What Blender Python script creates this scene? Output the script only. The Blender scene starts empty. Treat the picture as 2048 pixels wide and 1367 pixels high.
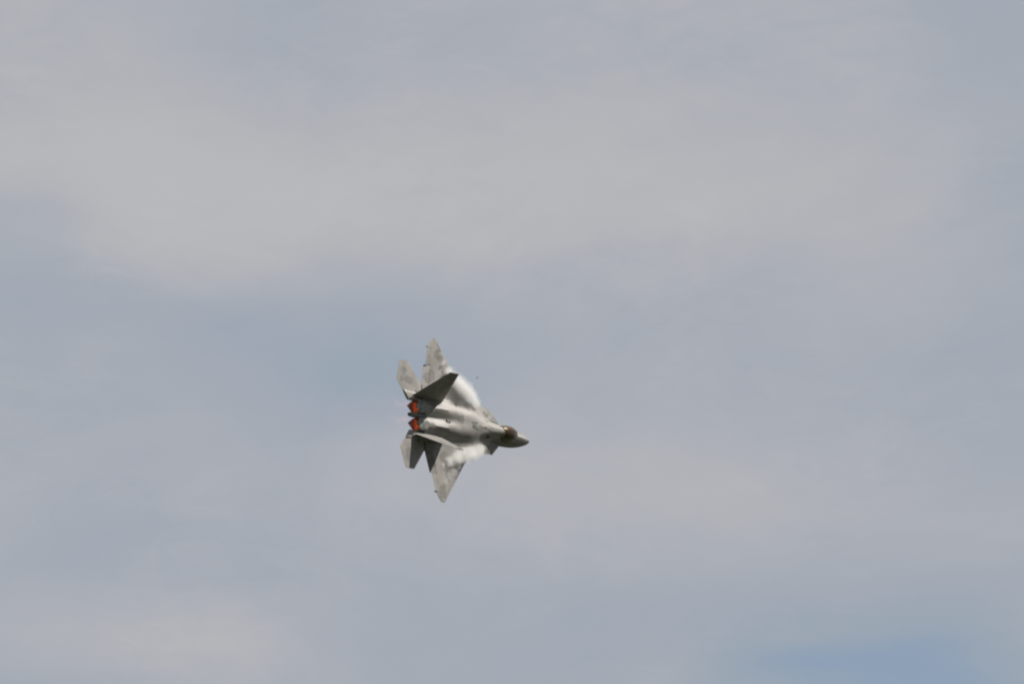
import bpy, bmesh, math, random
from mathutils import Vector, Matrix
random.seed(7)
SC = bpy.context.scene
COL = SC.collection

# ------------------------------------------------------------------ camera
EL = math.radians(18.0)                       # the telephoto lens looks 18 degrees up
CAM_POS = Vector((0.0, 0.0, 1.7))
RIGHT = Vector((1, 0, 0))
UP = Vector((0, -math.sin(EL), math.cos(EL)))
BACK = Vector((0, -math.cos(EL), -math.sin(EL)))
CAMROT = Matrix((RIGHT, UP, BACK)).transposed()
cam_data = bpy.data.cameras.new('camera')
cam = bpy.data.objects.new('camera', cam_data)
COL.objects.link(cam)
cam.matrix_world = Matrix.Translation(CAM_POS) @ CAMROT.to_4x4()
cam_data.sensor_width = 36.0
cam_data.lens = 387.6
cam_data.clip_start = 1.0
cam_data.clip_end = 60000.0
SC.camera = cam

# aircraft attitude (columns: body forward, left, up in camera axes)
ATT = Matrix(((0.57336906, -0.05675155, 0.8173293),
              (-0.12780773, 0.97918938, 0.15764944),
              (-0.80926702, -0.19485231, 0.5541836)))
JROT = CAMROT @ ATT
REF = CAM_POS + CAMROT @ Vector((-3.85, -6.84, -900.0))     # where the point 10 m behind the nose flies
JPOS = REF - JROT @ Vector((-10, 0, 0))
JET_M = Matrix.Translation(JPOS) @ JROT.to_4x4()

# ------------------------------------------------------------------ sun
SUN_BODY = Vector((0.38, 0.76, 0.52)).normalized()
SUN_DIR = (JROT @ SUN_BODY).normalized()
sun_data = bpy.data.lights.new('sun', 'SUN')
sun_data.energy = 4.35
sun_data.angle = math.radians(0.5)
sun_data.color = (1.0, 0.95, 0.89)
sun = bpy.data.objects.new('sun', sun_data)
COL.objects.link(sun)
sun.rotation_euler = SUN_DIR.to_track_quat('Z', 'Y').to_euler()
sun.location = (0, 0, 600)

SC.view_settings.view_transform = 'Standard'
SC.view_settings.look = 'None'
SC.view_settings.gamma = 1.0
SC.view_settings.exposure = 1.15
SC.view_settings.use_curve_mapping = False
SC.cycles.max_bounces = 24
SC.cycles.volume_bounces = 16
SC.cycles.volume_step_rate = 0.35
SC.cycles.filter_width = 2.2


# ------------------------------------------------------------------ node helpers
class NT:
    def __init__(s, tree):
        s.t = tree
        s.n = tree.nodes
        s.l = tree.links

    def node(s, typ, **kw):
        n = s.n.new(typ)
        for k, v in kw.items():
            setattr(n, k, v)
        return n

    def put(s, sock, v):
        if hasattr(v, 'links') or isinstance(v, bpy.types.NodeSocket):
            s.l.new(v, sock)
        else:
            sock.default_value = v

    def math(s, op, a, b=0.0, c=None, clamp=False):
        n = s.node('ShaderNodeMath', operation=op, use_clamp=clamp)
        s.put(n.inputs[0], a)
        s.put(n.inputs[1], b)
        if c is not None:
            s.put(n.inputs[2], c)
        return n.outputs[0]

    def vmath(s, op, a, b=(0, 0, 0)):
        n = s.node('ShaderNodeVectorMath', operation=op)
        s.put(n.inputs[0], a)
        if op == 'SCALE':
            s.put(n.inputs['Scale'], b)
        else:
            s.put(n.inputs[1], b)
        return n.outputs['Value'] if op in ('LENGTH', 'DOT_PRODUCT', 'DISTANCE') else n.outputs['Vector']

    def noise(s, vec, scale, detail=3.0, rough=0.5, dist=0.0, color=False):
        n = s.node('ShaderNodeTexNoise')
        s.put(n.inputs['Vector'], vec)
        n.inputs['Scale'].default_value = scale
        n.inputs['Detail'].default_value = detail
        n.inputs['Roughness'].default_value = rough
        n.inputs['Distortion'].default_value = dist
        return n.outputs['Color'] if color else n.outputs[0]

    def smooth(s, v, a, b, lo=0.0, hi=1.0):
        n = s.node('ShaderNodeMapRange', interpolation_type='SMOOTHSTEP')
        s.put(n.inputs['Value'], v)
        n.inputs['From Min'].default_value = a
        n.inputs['From Max'].default_value = b
        n.inputs['To Min'].default_value = lo
        n.inputs['To Max'].default_value = hi
        return n.outputs[0]

    def mix(s, f, a, b):
        n = s.node('ShaderNodeMix', data_type='RGBA')
        s.put(n.inputs[0], f)
        s.put(n.inputs[6], a)
        s.put(n.inputs[7], b)
        return n.outputs[2]

    def blob(s, vec, centre, sx, sy, sz):
        """soft bump: exp(-r^2) round a centre, with its own three radii"""
        d = s.vmath('SUBTRACT', vec, centre)
        d = s.vmath('MULTIPLY', d, (1 / sx, 1 / sy, 1 / sz))
        q = s.vmath('DOT_PRODUCT', d, d)
        return s.math('POWER', math.e, s.math('MULTIPLY', q, -1.0))


# ------------------------------------------------------------------ world: blue sky behind a thin, soft, layered overcast
world = bpy.data.worlds.new('World')
SC.world = world
world.use_nodes = True
W = NT(world.node_tree)
W.n.clear()
sky = W.node('ShaderNodeTexSky', sky_type='NISHITA')
sky.sun_disc = False
sky.sun_elevation = math.asin(max(-1, min(1, SUN_DIR.z)))
sky.sun_rotation = math.atan2(SUN_DIR.x, SUN_DIR.y)
sky.air_density = 1.0
sky.dust_density = 0.6
sky.ozone_density = 1.5
bg_sky = W.node('ShaderNodeBackground')
W.l.new(sky.outputs[0], bg_sky.inputs['Color'])
bg_sky.inputs['Strength'].default_value = 0.05
tc = W.node('ShaderNodeTexCoord')
D = tc.outputs['Generated']
sep = W.node('ShaderNodeSeparateXYZ')
W.l.new(D, sep.inputs[0])
# compass bearing and height above the horizon of every direction, in degrees
az = W.math('MULTIPLY', W.math('ARCTAN2', sep.outputs[0], sep.outputs[1]), 57.29578)
el = W.math('MULTIPLY', W.math('ARCSINE', sep.outputs[2]), 57.29578)
cmb = W.node('ShaderNodeCombineXYZ')
W.l.new(az, cmb.inputs[0])
W.l.new(el, cmb.inputs[1])
A = cmb.outputs[0]
warp = W.vmath('SUBTRACT', W.noise(W.vmath('MULTIPLY', A, (0.45, 1.0, 1)), 0.8, 3, 0.5, color=True), (0.5, 0.5, 0.5))
AW = W.vmath('ADD', A, W.vmath('MULTIPLY', warp, (1.5, 0.8, 0)))


def deg(px, py):
    """bearing and height in degrees of a spot of this sky"""
    return ((px - 1024) / 22052 * 57.29578 / math.cos(EL), 18.0 + (683.5 - py) / 22052 * 57.29578, 0)


K = 57.29578 / 22052
cover = 0.60
# cloud banks (positive) and thin spots (negative): x, y, radii, strength
BANKS = [(620, 380, 620, 190, 0.26), (1550, 400, 540, 210, 0.22), (160, 170, 380, 200, 0.19), (1150, 170, 600, 120, 0.07),
         (330, 1270, 300, 110, 0.17), (500, 960, 420, 130, 0.10), (1640, 960, 430, 170, 0.18), (1050, 1000, 260, 120, 0.06),
         (20, 560, 160, 130, -0.10), (430, 630, 300, 85, -0.17), (680, 790, 250, 95, -0.15), (1300, 640, 420, 90, -0.06),
         (1000, 10, 1000, 90, 0.07), (1890, 1385, 250, 90, -0.34), (1590, 1375, 200, 75, -0.24), (1480, 1250, 380, 110, -0.09), (300, 1090, 190, 55, -0.10),
         (1800, 1230, 330, 70, -0.10), (40, 400, 150, 70, -0.12), (2020, 300, 170, 500, -0.08)]
acc = None
for px, py, rx, ry, s in BANKS:
    b = W.math('MULTIPLY', W.blob(AW, deg(px, py), rx * K, ry * K, 1), s)
    acc = b if acc is None else W.math('ADD', acc, b)
n1 = W.math('SUBTRACT', W.noise(W.vmath('MULTIPLY', A, (0.5, 1.0, 1)), 1.0, 5, 0.52, 0.4), 0.5)
n2 = W.math('SUBTRACT', W.noise(W.vmath('MULTIPLY', AW, (0.6, 1.2, 1)), 3.0, 6, 0.6, 0.6), 0.5)
# finer torn wisps where the layer is thinning
AS = W.vmath('ADD', AW, W.vmath('MULTIPLY', W.vmath('SUBTRACT', W.noise(AW, 3.0, 2, 0.5, color=True), (0.5, 0.5, 0.5)), (0.5, 0.25, 0)))
n3 = W.math('SUBTRACT', W.noise(W.vmath('MULTIPLY', AS, (0.8, 2.2, 1)), 5.0, 8, 0.66), 0.5)
n3m = W.smooth(W.noise(W.vmath('MULTIPLY', A, (0.6, 1.0, 1)), 1.1, 2), 0.42, 0.62)
cover = W.math('ADD', W.math('ADD', acc, 0.60), W.math('ADD', W.math('MULTIPLY', n1, 0.42), W.math('ADD', W.math('MULTIPLY', n2, 0.15), W.math('MULTIPLY', W.math('MULTIPLY', n3, n3m), 0.22))))
ramp = W.node('ShaderNodeValToRGB')
ramp.color_ramp.interpolation = 'B_SPLINE'
cr = ramp.color_ramp
cr.elements[0].position = 0.0
cr.elements[0].color = (0.26, 0.35, 0.455, 1)
cr.elements[1].position = 1.0
cr.elements[1].color = (0.500, 0.500, 0.512, 1)
e = cr.elements.new(0.42)
e.color = (0.335, 0.385, 0.445, 1)
e = cr.elements.new(0.62)
e.color = (0.385, 0.41, 0.465, 1)
e = cr.elements.new(0.80)
e.color = (0.458, 0.462, 0.484, 1)
W.l.new(cover, ramp.inputs[0])
bg_cloud = W.node('ShaderNodeBackground')
W.l.new(ramp.outputs[0], bg_cloud.inputs['Color'])
bg_cloud.inputs['Strength'].default_value = 0.452
mixs = W.node('ShaderNodeMixShader')
W.l.new(W.smooth(cover, -0.15, 0.45), mixs.inputs[0])
W.l.new(bg_sky.outputs[0], mixs.inputs[1])
W.l.new(bg_cloud.outputs[0], mixs.inputs[2])
wo = W.node('ShaderNodeOutputWorld')
W.l.new(mixs.outputs[0], wo.inputs['Surface'])


# ------------------------------------------------------------------ materials
def new_mat(name):
    m = bpy.data.materials.new(name)
    m.use_nodes = True
    t = NT(m.node_tree)
    t.n.clear()
    out = t.node('ShaderNodeOutputMaterial')
    return m, t, out


def principled(t, out):
    p = t.node('ShaderNodeBsdfPrincipled')
    t.l.new(p.outputs[0], out.inputs['Surface'])
    return p


# darker camouflage patches, and shade painted along the cockpit and nose sides: x behind the nose, y to the left, z, radii (aircraft metres)
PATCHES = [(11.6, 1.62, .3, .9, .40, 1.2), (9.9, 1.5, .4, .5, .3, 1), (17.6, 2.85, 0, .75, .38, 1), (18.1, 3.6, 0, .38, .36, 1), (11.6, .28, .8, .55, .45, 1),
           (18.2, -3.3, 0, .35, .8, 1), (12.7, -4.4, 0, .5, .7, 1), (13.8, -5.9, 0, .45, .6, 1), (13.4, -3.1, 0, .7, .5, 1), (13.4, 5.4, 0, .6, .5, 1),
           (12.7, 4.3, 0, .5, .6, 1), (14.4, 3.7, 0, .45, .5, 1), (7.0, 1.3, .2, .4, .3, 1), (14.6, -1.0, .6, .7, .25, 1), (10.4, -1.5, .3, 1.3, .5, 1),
           (9.0, -.25, .8, .5, .3, 1), (4.2, -.85, -.25, 2.4, .55, .6), (4.2, .85, -.25, 2.4, .55, .6), (2.0, -.65, -.5, 1.3, .4, .45), (2.0, .65, -.5, 1.3, .4, .45), (5.9, -1.1, -.1, .6, .5, .4), (14.9, 3.3, 0, .5, .5, 1), (14.9, -3.6, 0, .5, .5, 1), (11.6, -4.4, 0, .35, .7, 1), (13.0, 6.1, 0, .3, .4, 1), (18.5, 2.9, 0, .25, .4, 1), (15.1, .75, .6, .6, .3, 1), (6.3, -1.5, -.2, .6, .45, 1), (15.2, 2.4, 2.0, .5, .7, 1.0), (15.8, -2.4, 2.2, .6, .7, .7)]  # mirrored cockpit and nose entries put side shade into the paint colour


def paint(name, light, dark, rough=0.52, metal=0.08, patches=True):
    m, t, out = new_mat(name)
    p = principled(t, out)
    co = t.node('ShaderNodeTexCoord').outputs['Object']
    w = t.vmath('SUBTRACT', t.noise(co, 1.3, 4, 0.6, color=True), (0.5, 0.5, 0.5))
    cw = t.vmath('ADD', co, t.vmath('SCALE', w, 0.8))
    f = t.smooth(t.noise(cw, 0.75, 2, 0.45), 0.50, 0.60, 0, 0.45)
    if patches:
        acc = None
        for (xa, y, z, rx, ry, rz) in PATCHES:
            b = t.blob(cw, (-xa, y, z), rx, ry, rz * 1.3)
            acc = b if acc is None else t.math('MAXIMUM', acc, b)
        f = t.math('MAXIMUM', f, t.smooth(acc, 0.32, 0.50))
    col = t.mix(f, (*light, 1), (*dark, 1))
    # streaky wear and faint panel-to-panel tone
    g = t.noise(t.vmath('MULTIPLY', co, (0.6, 2.6, 2.6)), 1.5, 5, 0.6)
    col = t.mix(t.smooth(g, 0.35, 0.75, 0, 0.22), col, (*[c * 0.62 for c in light], 1))
    vor = t.node('ShaderNodeTexVoronoi', feature='F1', distance='CHEBYCHEV')
    t.l.new(t.vmath('MULTIPLY', co, (1.0, 1.5, 1.5)), vor.inputs['Vector'])
    vor.inputs['Scale'].default_value = 0.8
    bw = t.node('ShaderNodeRGBToBW')
    t.l.new(vor.outputs['Color'], bw.inputs[0])
    col = t.mix(t.math('MULTIPLY', bw.outputs[0], 0.3), col, (0.135, 0.13, 0.125, 1))
    t.l.new(col, p.inputs['Base Color'])
    p.inputs['Metallic'].default_value = metal
    t.l.new(t.smooth(g, 0.2, 0.8, rough - 0.07, rough + 0.12), p.inputs['Roughness'])
    return m


def plain(name, col, rough=0.5, metal=0.0, vary=0.25, scale=4.0):
    m, t, out = new_mat(name)
    p = principled(t, out)
    co = t.node('ShaderNodeTexCoord').outputs['Object']
    g = t.noise(co, scale, 4, 0.6)
    t.l.new(t.mix(t.smooth(g, 0.3, 0.7, 0, 1), (*col, 1), (*[c * (1 - vary) for c in col], 1)), p.inputs['Base Color'])
    p.inputs['Roughness'].default_value = rough
    p.inputs['Metallic'].default_value = metal
    return m


PAINT = paint('camouflage_and_shade_paint', (0.172, 0.162, 0.147), (0.098, 0.094, 0.084))
TAILPAINT = paint('tail_paint', (0.176, 0.165, 0.15), (0.102, 0.098, 0.093))
EDGE = plain('edge_paint', (0.152, 0.143, 0.13), 0.5, 0.1, 0.15)
FINPAINT = paint('fin_paint', (0.125, 0.119, 0.107), (0.075, 0.073, 0.066), 0.6, 0.05)
NOZ = plain('nozzle_metal', (0.20, 0.205, 0.185), 0.42, 0.4, 0.65, 3.5)
DARK = plain('dark_metal', (0.10, 0.10, 0.095), 0.5, 0.3, 0.3)
BLACK = plain('duct_black', (0.018, 0.017, 0.018), 0.7)
MARK = plain('dark_marking', (0.06, 0.07, 0.068), 0.6)
GREYMARK = plain('faded_marking', (0.115, 0.115, 0.108), 0.6)
LIGHTMARK = plain('pale_marking', (0.55, 0.54, 0.5), 0.35, 0.1)
SEAT = plain('seat_fabric', (0.035, 0.03, 0.025), 0.8)
TUB = plain('cockpit_grey', (0.05, 0.04, 0.032), 0.7)
BIRD = plain('bird_feathers', (0.035, 0.03, 0.03), 0.8)


def hot_mat():
    """afterburner-heated liner: glows brightest where it lies deepest in the nozzle"""
    m, t, out = new_mat('glowing_liner')
    p = principled(t, out)
    co = t.node('ShaderNodeTexCoord').outputs['Object']
    sx = t.node('ShaderNodeSeparateXYZ')
    t.l.new(co, sx.inputs[0])
    h = t.smooth(sx.outputs[0], -17.25, -16.45)
    g = t.noise(co, 4.5, 3, 0.6)
    p.inputs['Base Color'].default_value = (0.07, 0.04, 0.035, 1)
    p.inputs['Roughness'].default_value = 0.55
    t.l.new(t.mix(h, (0.9, 0.16, 0.13, 1), (1.0, 0.17, 0.05, 1)), p.inputs['Emission Color'])
    s = t.math('ADD', t.math('MULTIPLY', h, 0.075), 0.011)
    t.l.new(t.math('MULTIPLY', s, t.smooth(g, 0.3, 0.7, 0.4, 1.5)), p.inputs['Emission Strength'])
    return m


def flame_mat():
    m, t, out = new_mat('afterburner_flame')
    em = t.node('ShaderNodeEmission')
    co = t.node('ShaderNodeTexCoord').outputs['Object']
    t.l.new(t.mix(t.noise(co, 5.0, 3), (1.0, 0.13, 0.02, 1), (1.0, 0.26, 0.06, 1)), em.inputs['Color'])
    em.inputs['Strength'].default_value = 0.3
    t.l.new(em.outputs[0], out.inputs['Surface'])
    return m


def canopy_mat():
    m, t, out = new_mat('gold_tinted_canopy')
    p = principled(t, out)
    p.inputs['Base Color'].default_value = (0.030, 0.022, 0.013, 1)
    p.inputs['Transmission Weight'].default_value = 0.35
    p.inputs['Specular Tint'].default_value = (1.0, 0.62, 0.22, 1)
    p.inputs['IOR'].default_value = 1.45
    co = t.node('ShaderNodeTexCoord').outputs['Object']
    t.l.new(t.smooth(t.noise(co, 2.0, 3), 0.3, 0.7, 0.26, 0.38), p.inputs['Roughness'])
    return m


HOT, FLAME, GLASS = hot_mat(), flame_mat(), canopy_mat()


# ------------------------------------------------------------------ mesh helpers
def mesh_obj(name, verts, faces, mat, parent=None, angle=35, matrix=None):
    me = bpy.data.meshes.new(name)
    me.from_pydata([tuple(v) for v in verts], [], faces)
    bm = bmesh.new()
    bm.from_mesh(me)
    bmesh.ops.remove_doubles(bm, verts=bm.verts, dist=1e-5)
    bmesh.ops.recalc_face_normals(bm, faces=bm.faces)
    bm.to_mesh(me)
    bm.free()
    for f in me.polygons:
        f.use_smooth = True
    me.set_sharp_from_angle(angle=math.radians(angle))
    me.materials.append(mat)
    o = bpy.data.objects.new(name, me)
    COL.objects.link(o)
    if parent:
        o.parent = parent
    if matrix:
        o.matrix_world = matrix
    return o


class G:
    """collects quads in aircraft coordinates: (metres behind the nose, left, up)"""
    def __init__(s):
        s.v, s.f = [], []

    def add(s, pts):
        b = len(s.v)
        s.v += [Vector((-p[0], p[1], p[2])) for p in pts]
        return b

    def rings(s, rings, closed=True, cap0=True, cap1=True):
        n = len(rings[0])
        bs = [s.add(r) for r in rings]
        for a, b in zip(bs, bs[1:]):
            for i in range(n if closed else n - 1):
                j = (i + 1) % n
                s.f.append((a + i, a + j, b + j, b + i))
        if cap0:
            s.f.append(tuple(bs[0] + i for i in range(n)))
        if cap1:
            s.f.append(tuple(bs[-1] + i for i in reversed(range(n))))

    def box(s, c, d, rot=None):
        p = []
        for x in (-1, 1):
            for y in (-1, 1):
                for z in (-1, 1):
                    q = Vector((x * d[0] / 2, y * d[1] / 2, z * d[2] / 2))
                    if rot:
                        q = rot @ q
                    p.append((c[0] + q.x, c[1] + q.y, c[2] + q.z))
        b = s.add(p)
        for q in ((0, 1, 3, 2), (4, 6, 7, 5), (0, 4, 5, 1), (2, 3, 7, 6), (0, 2, 6, 4), (1, 5, 7, 3)):
            s.f.append(tuple(b + i for i in q))

    def mirror(s):
        m = G()
        m.v = [Vector((v.x, -v.y, v.z)) for v in s.v]
        m.f = [tuple(reversed(f)) for f in s.f]
        return m

    def build(s, name, mat, parent, angle=35):
        return mesh_obj(name, s.v, s.f, mat, parent, angle)


def lerp(a, b, t):
    return a + (b - a) * t


def cubic(xs, ys, x):
    """monotone-ish Catmull interpolation through a table"""
    if x <= xs[0]:
        return ys[0]
    if x >= xs[-1]:
        return ys[-1]
    k = max(i for i in range(len(xs) - 1) if xs[i] <= x)

    def slope(i):
        if i == 0:
            return (ys[1] - ys[0]) / (xs[1] - xs[0])
        if i == len(xs) - 1:
            return (ys[-1] - ys[-2]) / (xs[-1] - xs[-2])
        a = (ys[i] - ys[i - 1]) / (xs[i] - xs[i - 1])
        b = (ys[i + 1] - ys[i]) / (xs[i + 1] - xs[i])
        return 0 if a * b <= 0 else 2 * a * b / (a + b)
    h = xs[k + 1] - xs[k]
    t = (x - xs[k]) / h
    m0, m1 = slope(k) * h, slope(k + 1) * h
    return ((2 * t ** 3 - 3 * t ** 2 + 1) * ys[k] + (t ** 3 - 2 * t ** 2 + t) * m0 + (-2 * t ** 3 + 3 * t ** 2) * ys[k + 1] + (t ** 3 - t ** 2) * m1)


def foil(c):
    """half thickness of a thin sharp-edged section, 1 at the thickest"""
    c = min(max(c, 0), 1)
    return max(0.0, min(1.0, 3.2 * (c ** 0.75) * (1 - c)))


def panel(g, sts, n=6, caps=(True, True), frame=None, hinge=None, ang=0.0, edge=0.012):
    """one spanwise piece of a lifting surface. sts: (span, xLE, xTE, x0, x1, z, t) - full chord xLE..xTE, the piece covers x0..x1.
    frame maps (x, span, height) to the aircraft; hinge=(p, q) with ang turns the piece about a line of (x, span, height)"""
    rings = []
    for (s_, le, te, x0, x1, z, t) in sts:
        top, bot = [], []
        for i in range(n + 1):
            x = lerp(x0, x1, i / n)
            h = t * foil((x - le) / (te - le)) + edge
            if (i == 0 and abs(x0 - le) < 1e-6) or (i == n and abs(x1 - te) < 1e-6):
                h = edge * 0.5
            top.append((x, s_, z + h))
            bot.append((x, s_, z - h))
        rings.append(top + bot[::-1])
    if hinge:
        p, q = Vector(hinge[0]), Vector(hinge[1])
        R = Matrix.Rotation(ang, 3, (q - p).normalized())
        rings = [[tuple(R @ (Vector(v) - p) + p) for v in r] for r in rings]
    if frame:
        rings = [[frame(v) for v in r] for r in rings]
    g.rings(rings, True, caps[0], caps[1])


# ------------------------------------------------------------------ setting: the ground far below the frame
def ground_mat():
    m, t, out = new_mat('fields')
    p = principled(t, out)
    co = t.node('ShaderNodeTexCoord').outputs['Object']
    a = t.mix(t.smooth(t.noise(co, 0.004, 4), 0.4, 0.6), (0.028, 0.036, 0.017, 1), (0.042, 0.042, 0.024, 1))
    a = t.mix(t.smooth(t.noise(co, 0.4, 5), 0.35, 0.7), a, (0.02, 0.028, 0.012, 1))
    t.l.new(a, p.inputs['Base Color'])
    p.inputs['Roughness'].default_value = 0.95
    return m


gv, gf = [(0, 0, 0)], []
RINGS = [5, 20, 80, 300, 1000, 4000, 12000, 30000]
for r in RINGS:
    for i in range(48):
        a = 2 * math.pi * i / 48
        gv.append((r * math.cos(a), r * math.sin(a), 0 if r < 10 else random.uniform(-.004, .004) * min(r, 400)))
for i in range(48):
    gf.append((0, 1 + i, 1 + (i + 1) % 48))
for k in range(len(RINGS) - 1):
    for i in range(48):
        a, b = 1 + k * 48, 1 + (k + 1) * 48
        gf.append((a + i, b + i, b + (i + 1) % 48, a + (i + 1) % 48))
ground = mesh_obj('ground', gv, gf, ground_mat())
ground['kind'] = 'structure'

# ------------------------------------------------------------------ the aircraft
jet = bpy.data.objects.new('fighter_jet', None)
COL.objects.link(jet)
jet.matrix_world = JET_M
jet['label'] = 'grey camouflaged twin-tail fighter jet banking away with both orange afterburners lit'
jet['category'] = 'fighter jet'

# fuselage: top points (centre to edge) then edge to belly
NOSE = [(0.0, .015, -.58, .012, .012), (.12, .14, -.578, .12, .13), (.45, .31, -.57, .25, .26), (1.0, .50, -.55, .40, .38), (2.0, .74, -.57, .64, .40), (3.0, .88, -.56, .80, .44),
        (4.0, .94, -.54, .98, .46), (5.0, .97, -.48, 1.15, .54)]
AFT = {
    6.0: (-.30, -1.15, [(0, .74), (.15, .73), (.3, .66), (.45, .48), (.58, .26), (.7, .06), (.82, -.08), (.95, -.18), (1.05, -.30)]),
    7.2: (-.20, -1.20, [(0, .80), (.2, .79), (.4, .70), (.54, .52), (.66, .34), (.8, .22), (.95, .15), (1.12, .05), (1.25, -.2)]),
    8.4: (0, -1.25, [(0, .82), (.3, .79), (.55, .68), (.75, .52), (.92, .37), (1.1, .27), (1.35, .2), (1.6, .13), (1.75, 0)]),
    9.4: (0, -1.28, [(0, .83), (.3, .82), (.6, .76), (.9, .62), (1.15, .44), (1.4, .30), (1.7, .19), (1.95, .12), (2.12, 0)]),
    11.0: (0, -1.28, [(0, .78), (.25, .80), (.55, .82), (.85, .73), (1.12, .52), (1.36, .30), (1.65, .18), (1.95, .12), (2.12, 0)]),
    12.5: (0, -1.2, [(0, .64), (.2, .69), (.45, .81), (.75, .84), (1.05, .66), (1.28, .36), (1.52, .2), (1.9, .12), (2.12, 0)]),
    14.0: (0, -1.05, [(0, .46), (.15, .50), (.4, .70), (.75, .80), (1.05, .61), (1.26, .30), (1.48, .17), (1.9, .1), (2.12, 0)]),
    15.4: (0, -.85, [(0, .32), (.13, .35), (.36, .57), (.72, .66), (1.03, .50), (1.22, .24), (1.42, .15), (1.85, .09), (2.05, 0)]),
    16.05: (0, -.70, [(0, .27), (.13, .30), (.34, .49), (.72, .57), (1.02, .43), (1.2, .2), (1.38, .13), (1.8, .08), (2.0, 0)]),
}
SF = [0, .16, .32, .48, .62, .75, .86, .95, 1.0]
prof = {}
for (x, w, ze, ht, hb) in NOSE:
    top = [(w * s, ze + ht * (1 - s ** 1.35) ** 1.0) for s in SF]
    bot = [(w * s, ze - hb * (1 - s ** 2.2) ** 0.7) for s in (.93, .78, .55, .28, 0)]
    prof[x] = top + bot
for x, (ze, zb, pts) in AFT.items():
    w = pts[-1][0]
    bot = [(w * .97, lerp(ze, zb, .22)), (w * .90, lerp(ze, zb, .62)), (w * .78, lerp(ze, zb, .9)), (w * .5, zb), (0, zb)]
    prof[x] = list(pts) + bot
PX = sorted(prof)


def section(x):
    return [(cubic(PX, [prof[k][i][0] for k in PX], x), cubic(PX, [prof[k][i][1] for k in PX], x)) for i in range(14)]


def top_z(x, y):
    """height of the fuselage skin above a point"""
    s = section(x)[:9]
    y = abs(y)
    for (a, za), (b, zb) in zip(s, s[1:]):
        if a <= y <= b:
            return lerp(za, zb, (y - a) / max(1e-6, b - a))
    return s[-1][1]


g = G()
rings = []
xs = [0, .03, .07, .12, .2, .3, .45, .7, 1.0, 1.35, 1.7] + [2 + .25 * i for i in range(57)] + [16.05]
for x in xs:
    s = section(x)
    half = [(x, y, z) for y, z in s]
    other = [(x, -y, z) for y, z in s[1:-1]][::-1]
    rings.append(half + other)
g.rings(rings)
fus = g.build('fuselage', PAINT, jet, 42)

VENTS = []
# air intakes: hollow caret ducts either side of the cockpit
for sg in (1, -1):
    front = [(4.6, .88, -.36), (5.9, 1.88, -.30), (6.35, 1.52, -1.10), (5.4, .96, -1.14)]
    mid = [(7.2, .92, .14), (7.4, 1.98, -.12), (7.5, 1.72, -1.2), (7.2, .94, -1.2)]
    rear = [(9.2, 1.0, .26), (9.4, 2.08, .02), (9.4, 1.85, -1.15), (9.2, .9, -1.2)]

    def inset(r, k):
        c = [sum(p[i] for p in r) / 4 for i in range(3)]
        return [(p[0], lerp(p[1], c[1], k), lerp(p[2], c[2], k)) for p in r]

    def fine(r, n=4):
        q = []
        for i in range(4):
            a, b = r[i], r[(i + 1) % 4]
            for k in range(n):
                q.append(tuple(lerp(a[j], b[j], k / n) for j in range(3)))
        return q
    g = G()
    g.rings([fine(rear), fine(mid), fine(front), fine(inset(front, .045)), fine(inset(mid, .09)), fine(inset(rear, .12))], True, False, False)
    if sg < 0:
        g = g.mirror()
    intake = g.build('air_intake', PAINT, jet, 30)
    g = G()
    g.rings([fine(inset(mid, .12)), fine(inset([(p[0] - .5, p[1], p[2]) for p in rear], .2))], True, False, True)
    if sg < 0:
        g = g.mirror()
    g.build('duct', BLACK, intake)
    # bleed vent on the shoulder above the duct
    VENTS.append(sg)
    # slim dark light strip beside the cockpit
    g = G()
    g.box((6.55, sg * 1.42, cubic([4.95, 9.3], [.0, .2], 6.55) - .045), (.30, .07, .03), Matrix.Rotation(sg * -.35, 3, 'X'))
    g.build('light_strip', MARK, jet)

# canopy
g = G()
CX = [2.65, 2.8, 3.05, 3.4, 3.75, 4.15, 4.6, 5.0, 5.3, 5.5]
CW = [.05, .23, .40, .54, .63, .67, .66, .60, .52, .45]
CT = [.14, .26, .42, .62, .78, .91, .97, .95, .89, .82]
CB = [.05, .02, 0, -.02, 0, .04, .12, .24, .36, .44]
rings = []
for i in range(31):
    x = lerp(CX[0], CX[-1], i / 30)
    w, zt, zb = cubic(CX, CW, x), cubic(CX, CT, x), cubic(CX, CB, x)
    zb = min(zb, top_z(x, w) + .02)
    r = []
    for k in range(15):
        a = math.pi * k / 14
        r.append((x, w * math.copysign(abs(math.cos(a)) ** .85, math.cos(a)), zb + (zt - zb) * math.sin(a) ** .85))
    rings.append(r)
g.rings(rings, False, False, False)
canopy = g.build('canopy', GLASS, jet, 60)
sol = canopy.modifiers.new('thickness', 'SOLIDIFY')
sol.thickness = .018
g = G()       # sill frame and rear bow, tubes along the canopy edge


def tube(g, pts, r, n=6):
    rr = []
    for i, p in enumerate(pts):
        a = Vector(pts[max(0, i - 1)])
        b = Vector(pts[min(len(pts) - 1, i + 1)])
        d = (b - a).normalized()
        u = d.cross(Vector((0, 0, 1)))
        u = u.normalized() if u.length > 1e-4 else Vector((1, 0, 0))
        v = d.cross(u)
        rr.append([tuple(Vector(p) + r * (math.cos(2 * math.pi * k / n) * u + math.sin(2 * math.pi * k / n) * v)) for k in range(n)])
    g.rings(rr)


tube(g, [r[0] for r in rings], .035)
tube(g, [r[-1] for r in rings], .035)
tube(g, [(p[0] + .02, p[1], p[2]) for p in rings[-1]], .05)
g.build('canopy_frame', EDGE, canopy)
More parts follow.
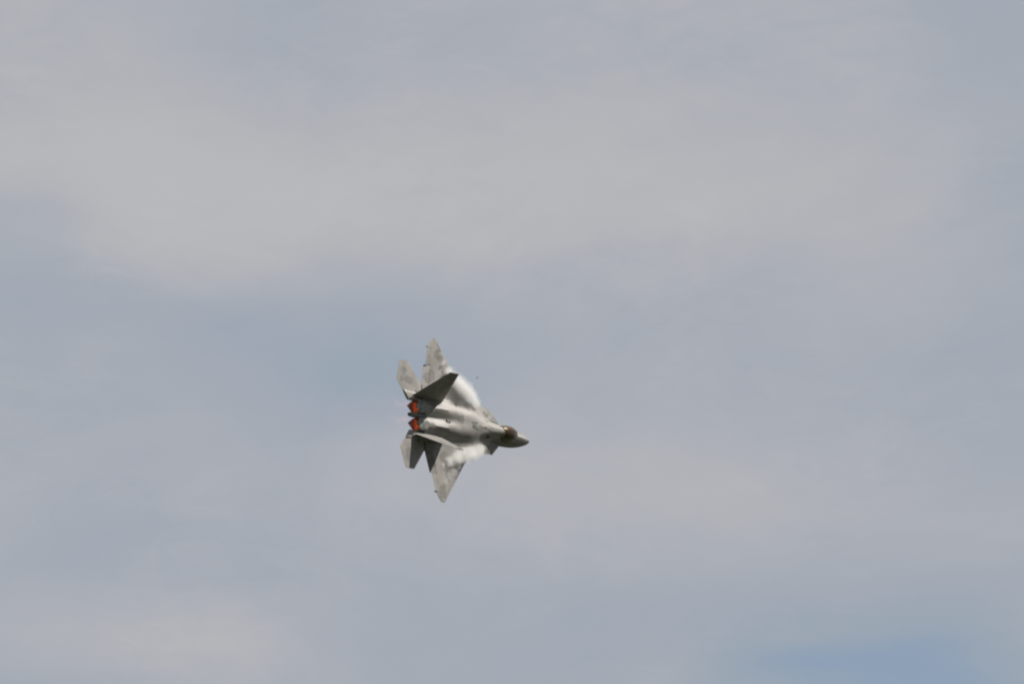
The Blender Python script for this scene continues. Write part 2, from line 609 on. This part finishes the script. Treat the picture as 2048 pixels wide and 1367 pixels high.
# spine fairing behind the canopy
g = G()
rr = []
for x, w, zt in ((5.42, .45, .835), (6.0, .43, .83), (6.6, .42, .82), (7.2, .42, .84), (7.9, .36, .85), (8.7, .2, .835)):
    zb = top_z(x, w) - .08
    rr.append([(x, w * math.cos(math.pi * k / 10), zb + (zt - zb) * math.sin(math.pi * k / 10) ** 1.1) for k in range(11)])
g.rings(rr, False, True, False)
g.build('spine_fairing', PAINT, jet, 60)
# cockpit seen through the canopy
g = G()
tub = [[(x, y, .02 + top_z(x, abs(y)) * 0) for y in (-.4, .4)] for x in (3.3, 5.6)]
g.box((4.4, 0, top_z(4.4, 0) + .012), (2.2, .62, .03))
g.box((3.45, 0, .34), (.45, .5, .16))
g.build('cockpit_deck', TUB, jet)
g = G()
g.box((4.95, 0, .58), (.16, .38, .40), Matrix.Rotation(-.25, 3, 'Y'))
g.box((5.02, 0, .80), (.13, .24, .12), Matrix.Rotation(-.25, 3, 'Y'))
g.box((4.70, 0, .50), (.40, .38, .10))
g.build('ejection_seat', SEAT, jet)

# wings, both with leading-edge flap, flaperon and aileron
WLE = lambda y: 9.3 + .9 * (y - 2.1)
WTE_Y = [2.0, 2.75, 4.5, 6.0, 6.78]
WTE_X = [16.0, 15.78, 15.22, 14.75, 14.05]


def wte(y):
    for i in range(4):
        if y <= WTE_Y[i + 1] + 1e-9:
            return lerp(WTE_X[i], WTE_X[i + 1], (y - WTE_Y[i]) / (WTE_Y[i + 1] - WTE_Y[i]))
    return WTE_X[-1]


def wz(y):
    return .0 - .012 * (y - 2) + .004 * (y - 2) ** 2


def wt(y):
    return lerp(.135, .045, (y - 2) / 4.78)


def wst(y, x0, x1):
    return (y, WLE(y), wte(y) if y < 6.0 else lerp(14.75, 14.05, (y - 6) / .78), x0, x1, wz(y), wt(y))


FLAP_X = lambda y: WLE(y) + lerp(.75, .42, (y - 2.9) / 3.5)
for sg in (1, -1):
    g = G()
    HF = lambda y: lerp(14.92, 14.42, (y - 2.75) / 1.75)
    HA = lambda y: lerp(14.62, 14.27, (y - 4.5) / 1.5)
    panel(g, [wst(1.92, WLE(1.92), 15.82), wst(2.4, WLE(2.4), 15.80), wst(2.74, WLE(2.74), 15.76)], 10)
    panel(g, [wst(2.74, WLE(2.74), 14.92), wst(2.9, WLE(2.9), HF(2.9))], 10, (False, False))
    panel(g, [wst(2.9, FLAP_X(2.9), HF(2.9)), wst(3.6, FLAP_X(3.6), HF(3.6)), wst(4.5, FLAP_X(4.5), HF(4.5))], 10, (False, False))
    panel(g, [wst(4.5, FLAP_X(4.5), HA(4.5)), wst(5.3, FLAP_X(5.3), HA(5.3)), wst(6.0, FLAP_X(6.0), HA(6.0))], 10, (False, False))
    panel(g, [wst(6.0, FLAP_X(6.0), wte(6.0)), wst(6.4, FLAP_X(6.4), lerp(14.75, 14.05, .4 / .78))], 10, (True, False))
    panel(g, [wst(6.4, WLE(6.4), lerp(14.75, 14.05, .4 / .78)), wst(6.78, WLE(6.78), 14.05)], 8, (True, True))
    if sg < 0:
        g = g.mirror()
    wing = g.build('wing', PAINT, jet, 30)
    for nm, ys, h, x1f, ang, mat in (('flaperon', (2.62, 3.6, 4.47), HF, wte, 8, PAINT), ('aileron', (4.53, 5.3, 5.97), HA, wte, -7, PAINT)):
        g = G()
        p = (h(ys[0]), ys[0], wz(ys[0]))
        q = (h(ys[-1]), ys[-1], wz(ys[-1]))
        panel(g, [wst(y, h(y) + .025, x1f(y)) for y in ys], 5, hinge=(p, q), ang=-math.radians(ang) * -1)
        if sg < 0:
            g = g.mirror()
        g.build(nm, mat, wing)
    g = G()
    ys = (2.93, 3.8, 4.8, 5.6, 6.37)
    p = (FLAP_X(ys[0]), ys[0], wz(ys[0]))
    q = (FLAP_X(ys[-1]), ys[-1], wz(ys[-1]))
    panel(g, [wst(y, WLE(y), FLAP_X(y) - .02) for y in ys], 5, hinge=(p, q), ang=math.radians(-4))
    if sg < 0:
        g = g.mirror()
    g.build('leading_edge_flap', PAINT, wing)
    # small dark fairing at the outer end of the aileron
    g = G()
    g.rings([[(x, 6.0 + r * math.cos(a), -.01 + r * .7 * math.sin(a)) for a in [2 * math.pi * k / 8 for k in range(8)]] for x, r in ((14.3, .02), (14.5, .07), (14.8, .06), (14.92, .02))])
    if sg < 0:
        g = g.mirror()
    g.build('actuator_fairing', DARK, wing)

# tail booms outboard of the nozzles
for sg in (1, -1):
    g = G()
    rings = []
    ys = [1.24, 1.3, 1.5, 1.75, 1.95, 2.02]
    zt = [.02, .10, .13, .11, .06, -.03]
    zb = [-.3, -.36, -.36, -.32, -.26, -.2]
    for k in range(9):
        t = k / 8
        top = [(lerp(15.6, 17.72 + (y - 1.24) * .86, t), y, lerp(z, z * .55 - .04, t)) for y, z in zip(ys, zt)]
        bot = [(lerp(15.6, 17.72 + (y - 1.24) * .86, t), y, lerp(z, z * .45 - .04, t)) for y, z in zip(ys, zb)]
        rings.append(top + bot[::-1])
    g.rings(rings)
    if sg < 0:
        g = g.mirror()
    g.build('tail_boom', TAILPAINT, jet, 35)
    # stabilator
    g = G()
    ZS = -.10
    sts = []
    for y in (2.0, 2.45, 2.8, 3.3, 3.9, 4.46):
        le = 15.5 if y < 2.75 else 15.86 + .925 * (y - 2.78)
        te = lerp(18.45, 19.2, (y - 1.95) / .85) if y <= 2.8 else lerp(19.2, 18.58, (y - 2.8) / 1.66)
        sts.append((y, le, te, le, te, ZS, lerp(.10, .03, (y - 2) / 2.46)))
    panel(g, sts, 9, edge=.01)
    if sg < 0:
        g = g.mirror()
    st = g.build('stabilator', TAILPAINT, jet, 30)
    g = G()
    tube(g, [(16.7, 1.9, -.06), (16.7, 2.1, -.06)], .12, 10)
    if sg < 0:
        g = g.mirror()
    g.build('pivot', DARK, st)

    # canted fin with rudder
    CANT = math.radians(26.5)
    Y0, Z0 = 1.52, .08
    H = 3.62

    def fr(v):
        x, s_, h = v
        return (x, Y0 + s_ * math.sin(CANT) + h * math.cos(CANT), Z0 + s_ * math.cos(CANT) - h * math.sin(CANT))
    fle = lambda s_: lerp(13.2, 15.17, s_ / H)
    fte = lambda s_: lerp(17.55, 16.36, s_ / H)
    fh = lambda s_: lerp(16.35, 15.95, s_ / H)
    ft = lambda s_: lerp(.14, .035, s_ / H)
    g = G()
    S = (0, .5, 1.2, 2.0, 2.7, H)
    panel(g, [(s_, fle(s_), fte(s_), fle(s_), fh(s_), 0, ft(s_)) for s_ in S], 8, frame=fr)
    if sg < 0:
        g = g.mirror()
    fin = g.build('tail_fin', FINPAINT, jet, 30)
    g = G()
    S = (.06, .5, 1.2, 2.0, 2.7, H - .02)
    panel(g, [(s_, fle(s_), fte(s_), fh(s_) + .025, fte(s_), 0, ft(s_)) for s_ in S], 5, frame=fr, hinge=((fh(0), 0, 0), (fh(H), H, 0)), ang=math.radians(0))
    if sg < 0:
        g = g.mirror()
    g.build('rudder', FINPAINT, fin)

# nozzles: flat two-flap nozzles vectored upward
for sg in (1, -1):
    yc = sg * .72
    noz = bpy.data.objects.new('nozzle', None)
    COL.objects.link(noz)
    noz.parent = jet

    def flap(front, aft, z0, z1, th, hw=.47, n=9, m=7, drop=.07, sgn=1):
        g = G()
        up, dn = [], []
        for i in range(m + 1):
            t = i / m
            ru, rd = [], []
            for k in range(n):
                u = -1 + 2 * k / (n - 1)
                x = lerp(front(u), aft(u), t)
                xn = (x - 15.85) / (18.0 - 15.85)
                z = lerp(z0, z1, xn) - drop * sgn * abs(u) ** 4
                ru.append((x, yc + hw * u, z))
                rd.append((x, yc + hw * u, z - th * sgn))
            up.append(ru)
            dn.append(rd)
        g.rings([a + b[::-1] for a, b in zip(up, dn)])
        return g
    flap(lambda u: 15.80 + .32 * abs(u), lambda u: 17.25 - .35 * abs(u), .60, .27, .07).build('upper_flap', NOZ, noz, 30)
    flap(lambda u: 16.06, lambda u: 17.95 - .95 * abs(u), -.52, -.10, .08, sgn=-1, drop=0.0).build('lower_flap', NOZ, noz, 30)
    flap(lambda u: 16.06, lambda u: 17.93 - .95 * abs(u), -.435, -.012, .03, hw=.44, sgn=1, drop=0.0).build('hot_liner', HOT, noz, 30)
    for k in (-1, 1):
        g = G()
        g.rings([[(16.06, yc + k * .50 - .025, -.5), (16.06, yc + k * .50 + .025, -.5), (16.06, yc + k * .5 + .025, .44), (16.06, yc + k * .5 - .025, .44)],
                 [(16.95, yc + k * .50 - .02, -.28), (16.95, yc + k * .50 + .02, -.28), (16.95, yc + k * .5 + .02, .30), (16.95, yc + k * .5 - .02, .30)]])
        g.build('side_wall', NOZ, noz)
    g = G()
    rr = []
    for x, r in ((16.10, .36), (16.2, .33), (16.4, .25), (16.6, .12), (16.7, .02)):
        rr.append([(x, yc + r * math.cos(2 * math.pi * k / 14), -.02 + (x - 16.1) * .10 + .75 * r * math.sin(2 * math.pi * k / 14)) for k in range(14)])
    g.rings(rr)
    g.build('flame_core', FLAME, noz, 60)

# dark beam between the nozzles
g = G()
rr = []
for x, w, h in ((15.95, .18, .26), (16.6, .19, .25), (17.3, .19, .22), (17.75, .17, .18), (17.95, .12, .12), (18.03, .03, .03)):
    zc = lerp(.08, .04, (x - 15.95) / 2.05)
    rr.append([(x, w * math.copysign(abs(math.cos(a)) ** .6, math.cos(a)), zc + h * math.copysign(abs(math.sin(a)) ** .6, math.sin(a))) for a in [2 * math.pi * k / 16 for k in range(16)]])
g.rings(rr)
g.build('tail_beam', DARK, jet, 50)


# small fittings and marks on the spine
def skin_plate(name, x, y, l, w, mat, yaw=0, lift=.012, th=.02):
    h = top_z(x, y)
    dz = (top_z(x, y + .05) - top_z(x, y - .05)) / .1
    dx = (top_z(x + .1, y) - top_z(x - .1, y)) / .2
    n = Vector((-dx, -dz, 1)).normalized()
    r = Vector((0, 0, 1)).rotation_difference(n).to_matrix() @ Matrix.Rotation(yaw, 3, 'Z')
    g = G()
    g.box((x + n.x * lift, y + n.y * lift, h + n.z * lift), (l, w, th), r)
    return g.build(name, mat, jet)


skin_plate('refuelling_mark', 9.73, .19, .82, .07, MARK, -.07)
skin_plate('refuelling_mark', 9.73, -.25, .82, .07, MARK, .125)
skin_plate('refuelling_door', 9.72, 0, .52, .26, EDGE)
skin_plate('refuelling_letter', 9.62, .07, .045, .12, GREYMARK, 0, .03)
skin_plate('refuelling_letter', 9.82, .07, .045, .12, GREYMARK, 0, .03)
skin_plate('refuelling_letter', 9.72, -.08, .26, .03, GREYMARK, 0, .03)
for sg in VENTS:          # bleed vents on the shoulders above the ducts
    vent = skin_plate('bleed_vent', 7.35, sg * .66, .62, .40, EDGE, 0, .004)
    skin_plate('grille', 7.35, sg * .66, .52, .31, BLACK, 0, .012).parent = vent
skin_plate('exhaust_vent', 13.22, -.12, .44, .28, BLACK, 0, .04, .12)
skin_plate('exhaust_vent', 11.4, 1.55, .26, .2, BLACK, 0, .03, .06)
skin_plate('antenna_cover', 8.2, -.03, .12, .09, MARK, 0, .05)
skin_plate('antenna_cover', 7.15, .1, .12, .08, LIGHTMARK, 0, .09)
skin_plate('access_panel', 12.3, -.02, .7, .3, EDGE, 0, .006)
skin_plate('access_panel', 14.6, 0, 1.3, .2, EDGE, 0, .004)


# ------------------------------------------------------------------ condensation: closed hulls filled with droplet volume
def vapour_mat(name, puffs, dens, nscale, gain, thr, soft=0.35, stretch=(.6, 1.2, 1.2)):
    m, t, out = new_mat(name)
    co = t.node('ShaderNodeTexCoord').outputs['Object']
    w = t.vmath('SUBTRACT', t.noise(co, nscale, 3, 0.55, color=True), (0.5, 0.5, 0.5))
    cw = t.vmath('ADD', co, t.vmath('SCALE', w, 0.55))
    acc = None
    for (x, y, z, rx, ry, rz, s) in puffs:
        b = t.math('MULTIPLY', t.blob(cw, (-x, y, z), rx, ry, rz), s)
        acc = b if acc is None else t.math('ADD', acc, b)
    nz = t.noise(t.vmath('MULTIPLY', co, stretch), nscale * 1.7, 5, 0.6, 0.3)
    f = t.math('ADD', acc, t.math('MULTIPLY', t.math('SUBTRACT', nz, 0.5), gain))
    d = t.math('MULTIPLY', t.smooth(f, thr, thr + soft), dens)
    v = t.node('ShaderNodeVolumePrincipled')
    v.inputs['Color'].default_value = (0.86, 0.858, 0.852, 1)
    t.l.new(d, v.inputs['Density'])
    v.inputs['Anisotropy'].default_value = 0.6
    t.l.new(v.outputs[0], out.inputs['Volume'])
    return m


def hull(name, path, mat, label, cat, group=None, grow=1.35, lump=.14):
    """lumpy tapered closed tube round a path of (x, y, z, radius across, radius up)"""
    g = G()
    n = 18
    rings = []
    rnd = random.Random(len(name) + len(path))
    N = 26
    par = list(range(len(path)))
    for i in range(N + 1):
        u = i / N * (len(path) - 1)
        x, y, z, r, h = [cubic(par, [p[k] for p in path], u) for k in range(5)]
        u2 = min(u + .05, len(path) - 1)
        u1 = u2 - .05
        d = Vector([cubic(par, [p[k] for p in path], u2) - cubic(par, [p[k] for p in path], u1) for k in range(3)]).normalized()
        a = d.cross(Vector((0, 0, 1))).normalized()
        b = a.cross(d)
        rings.append([tuple(Vector((x, y, z)) + grow * (1 + rnd.uniform(-lump, lump)) * (r * math.cos(2 * math.pi * k / n) * a + h * math.sin(2 * math.pi * k / n) * b)) for k in range(n)])
    g.rings(rings)
    o = g.build(name, mat, None, 80)
    o.matrix_world = JET_M
    o['label'] = label
    o['category'] = cat
    if group:
        o['group'] = group
    return o


def puffs_of(path, s=1.0, k=.8):
    return [(p[0], p[1], p[2], p[3] * k, p[3] * k, p[4] * k, s) for p in path]


LP = [(8.35, 1.80, .42, .24, .22), (8.85, 2.02, .5, .48, .40), (9.5, 2.34, .56, .64, .54), (10.25, 2.74, .6, .78, .60), (11.05, 3.12, .6, .84, .60), (11.85, 3.55, .55, .74, .54), (12.6, 4.15, .45, .52, .42), (13.15, 4.8, .36, .28, .24)]
RP = [(8.1, -1.72, .40, .26, .24), (8.6, -1.84, .46, .52, .42), (9.2, -2.12, .48, .68, .50), (10.1, -2.36, .5, .78, .52), (11.0, -2.62, .46, .80, .46), (11.9, -2.95, .38, .78, .36), (12.9, -3.35, .30, .6, .28), (13.8, -3.8, .22, .35, .18)]
GV = 'condensation clouds on the wings'
hull('vapour_cloud', LP, vapour_mat('vapour_dense_left', puffs_of(LP), 4.5, 1.5, .9, .16, 1.05),
     'billowing white condensation cloud behind the dark upright fin, over the upper wing root', 'vapour cloud', GV)
hull('vapour_cloud', RP, vapour_mat('vapour_dense_right', puffs_of(RP), 4.5, 1.5, .9, .16, 1.05),
     'white condensation cloud over the lower wing root, just behind the air intake', 'vapour cloud', GV)
LW = [(11.6, 3.9, .3, .15, .12), (12.2, 4.45, .28, .36, .22), (12.75, 4.95, .24, .36, .2), (13.2, 5.5, .2, .28, .15), (13.5, 6.0, .16, .12, .08)]
RW = [(10.6, -2.95, .22, .16, .12), (11.4, -3.6, .24, .45, .2), (12.2, -4.1, .26, .6, .22), (12.9, -4.6, .24, .6, .2), (13.5, -5.1, .2, .4, .14), (13.9, -5.5, .15, .15, .06)]
GW = 'thin vapour wisps on the outer wings'
hull('vapour_wisp', LW, vapour_mat('vapour_thin_left', puffs_of(LW), 1.3, 1.8, .9, .2, .9, (.3, 1.5, 1.2)),
     'thin translucent vapour wisp along the outer leading edge of the upper wing', 'vapour wisp', GW)
hull('vapour_wisp', RW, vapour_mat('vapour_thin_right', puffs_of(RW), 1.5, 2.2, 1.1, .2, 1.0, (.3, 1.5, 1.2)),
     'thin streaky vapour wisp over the outer part of the lower wing', 'vapour wisp', GW)


# faint pink exhaust plumes
def plume_mat(name, yc):
    m, t, out = new_mat(name)
    co = t.node('ShaderNodeTexCoord').outputs['Object']
    sx = t.node('ShaderNodeSeparateXYZ')
    t.l.new(co, sx.inputs[0])
    fade = t.smooth(sx.outputs[0], -22.3, -17.8)
    core = t.blob(t.vmath('MULTIPLY', co, (0, 1, 1)), (0, yc, 0.3), 1, .36, .40)
    nz = t.smooth(t.noise(t.vmath('MULTIPLY', co, (1.0, 2.2, 2.2)), 1.1, 3), 0.42, 0.62)
    v = t.node('ShaderNodeVolumePrincipled')
    v.inputs['Density'].default_value = 0.0
    v.inputs['Emission Color'].default_value = (1.0, 0.26, 0.2, 1)
    t.l.new(t.math('MULTIPLY', t.math('MULTIPLY', fade, core), t.math('MULTIPLY', nz, 0.06)), v.inputs['Emission Strength'])
    t.l.new(v.outputs[0], out.inputs['Volume'])
    return m


for sg, word in ((1, 'upper'), (-1, 'lower')):
    P = [(17.7, sg * .72, .05, .30, .26), (18.7, sg * .72, .16, .36, .34), (19.9, sg * .73, .28, .38, .36), (21.2, sg * .74, .4, .36, .34), (22.3, sg * .75, .5, .2, .2)]
    hull('exhaust_plume', P, plume_mat('plume_%s' % word, sg * .72), 'faint pinkish exhaust plume trailing from the %s glowing nozzle' % word, 'exhaust plume', 'afterburner exhaust plumes', 1.2, .05)

# ------------------------------------------------------------------ the tiny bird beyond the upper wing
BD = 1100.0
f_px = 22052.0
bc = CAM_POS + CAMROT @ Vector(((954.5 - 1024) / f_px * BD, -(754.8 - 683.5) / f_px * BD, -BD))
bird = bpy.data.objects.new('bird', None)
COL.objects.link(bird)
bird.matrix_world = Matrix.Translation(bc) @ Matrix.Rotation(math.radians(25), 4, 'Z') @ Matrix.Rotation(math.radians(-12), 4, 'Y')
bird['label'] = 'tiny dark bird alone in the sky just beyond the white vapour on the upper wing'
bird['category'] = 'bird'
bv, bf = [], []
prof_b = [(-.10, .006), (-.07, .018), (-.02, .034), (.03, .034), (.06, .024), (.085, .022), (.10, .014), (.118, .003)]
for x, r in prof_b:
    for k in range(10):
        a = 2 * math.pi * k / 10
        bv.append((x, r * math.cos(a), r * .9 * math.sin(a) + (.006 if x > .05 else 0)))
for i in range(len(prof_b) - 1):
    for k in range(10):
        bf.append((i * 10 + k, i * 10 + (k + 1) % 10, (i + 1) * 10 + (k + 1) % 10, (i + 1) * 10 + k))
mesh_obj('body', bv, bf, BIRD, bird)
for sg in (1, -1):
    wv, wf = [], []
    for y, xl, xt, z in ((.02, .05, -.03, .012), (.07, .062, -.03, .035), (.12, .05, -.03, .045), (.17, .015, -.035, .04), (.20, -.02, -.035, .034)):
        for x, dz in ((xl, 0), ((xl * 2 + xt) / 3, .007), (xt, 0), ((xl * 2 + xt) / 3, -.005)):
            wv.append((x, sg * y, z + dz))
    for i in range(4):
        for k in range(4):
            wf.append((i * 4 + k, i * 4 + (k + 1) % 4, i * 4 + 4 + (k + 1) % 4, i * 4 + 4 + k))
    wf += [(0, 1, 2, 3), (19, 18, 17, 16)]
    mesh_obj('wing', wv, wf, BIRD, bird)
mesh_obj('tail', [(-.08, .012, .003), (-.08, -.012, .003), (-.16, -.03, .006), (-.16, .03, .006), (-.08, .012, -.003), (-.08, -.012, -.003), (-.16, -.03, .002), (-.16, .03, .002)],
         [(0, 1, 2, 3), (4, 7, 6, 5), (0, 4, 5, 1), (1, 5, 6, 2), (2, 6, 7, 3), (3, 7, 4, 0)], BIRD, bird)
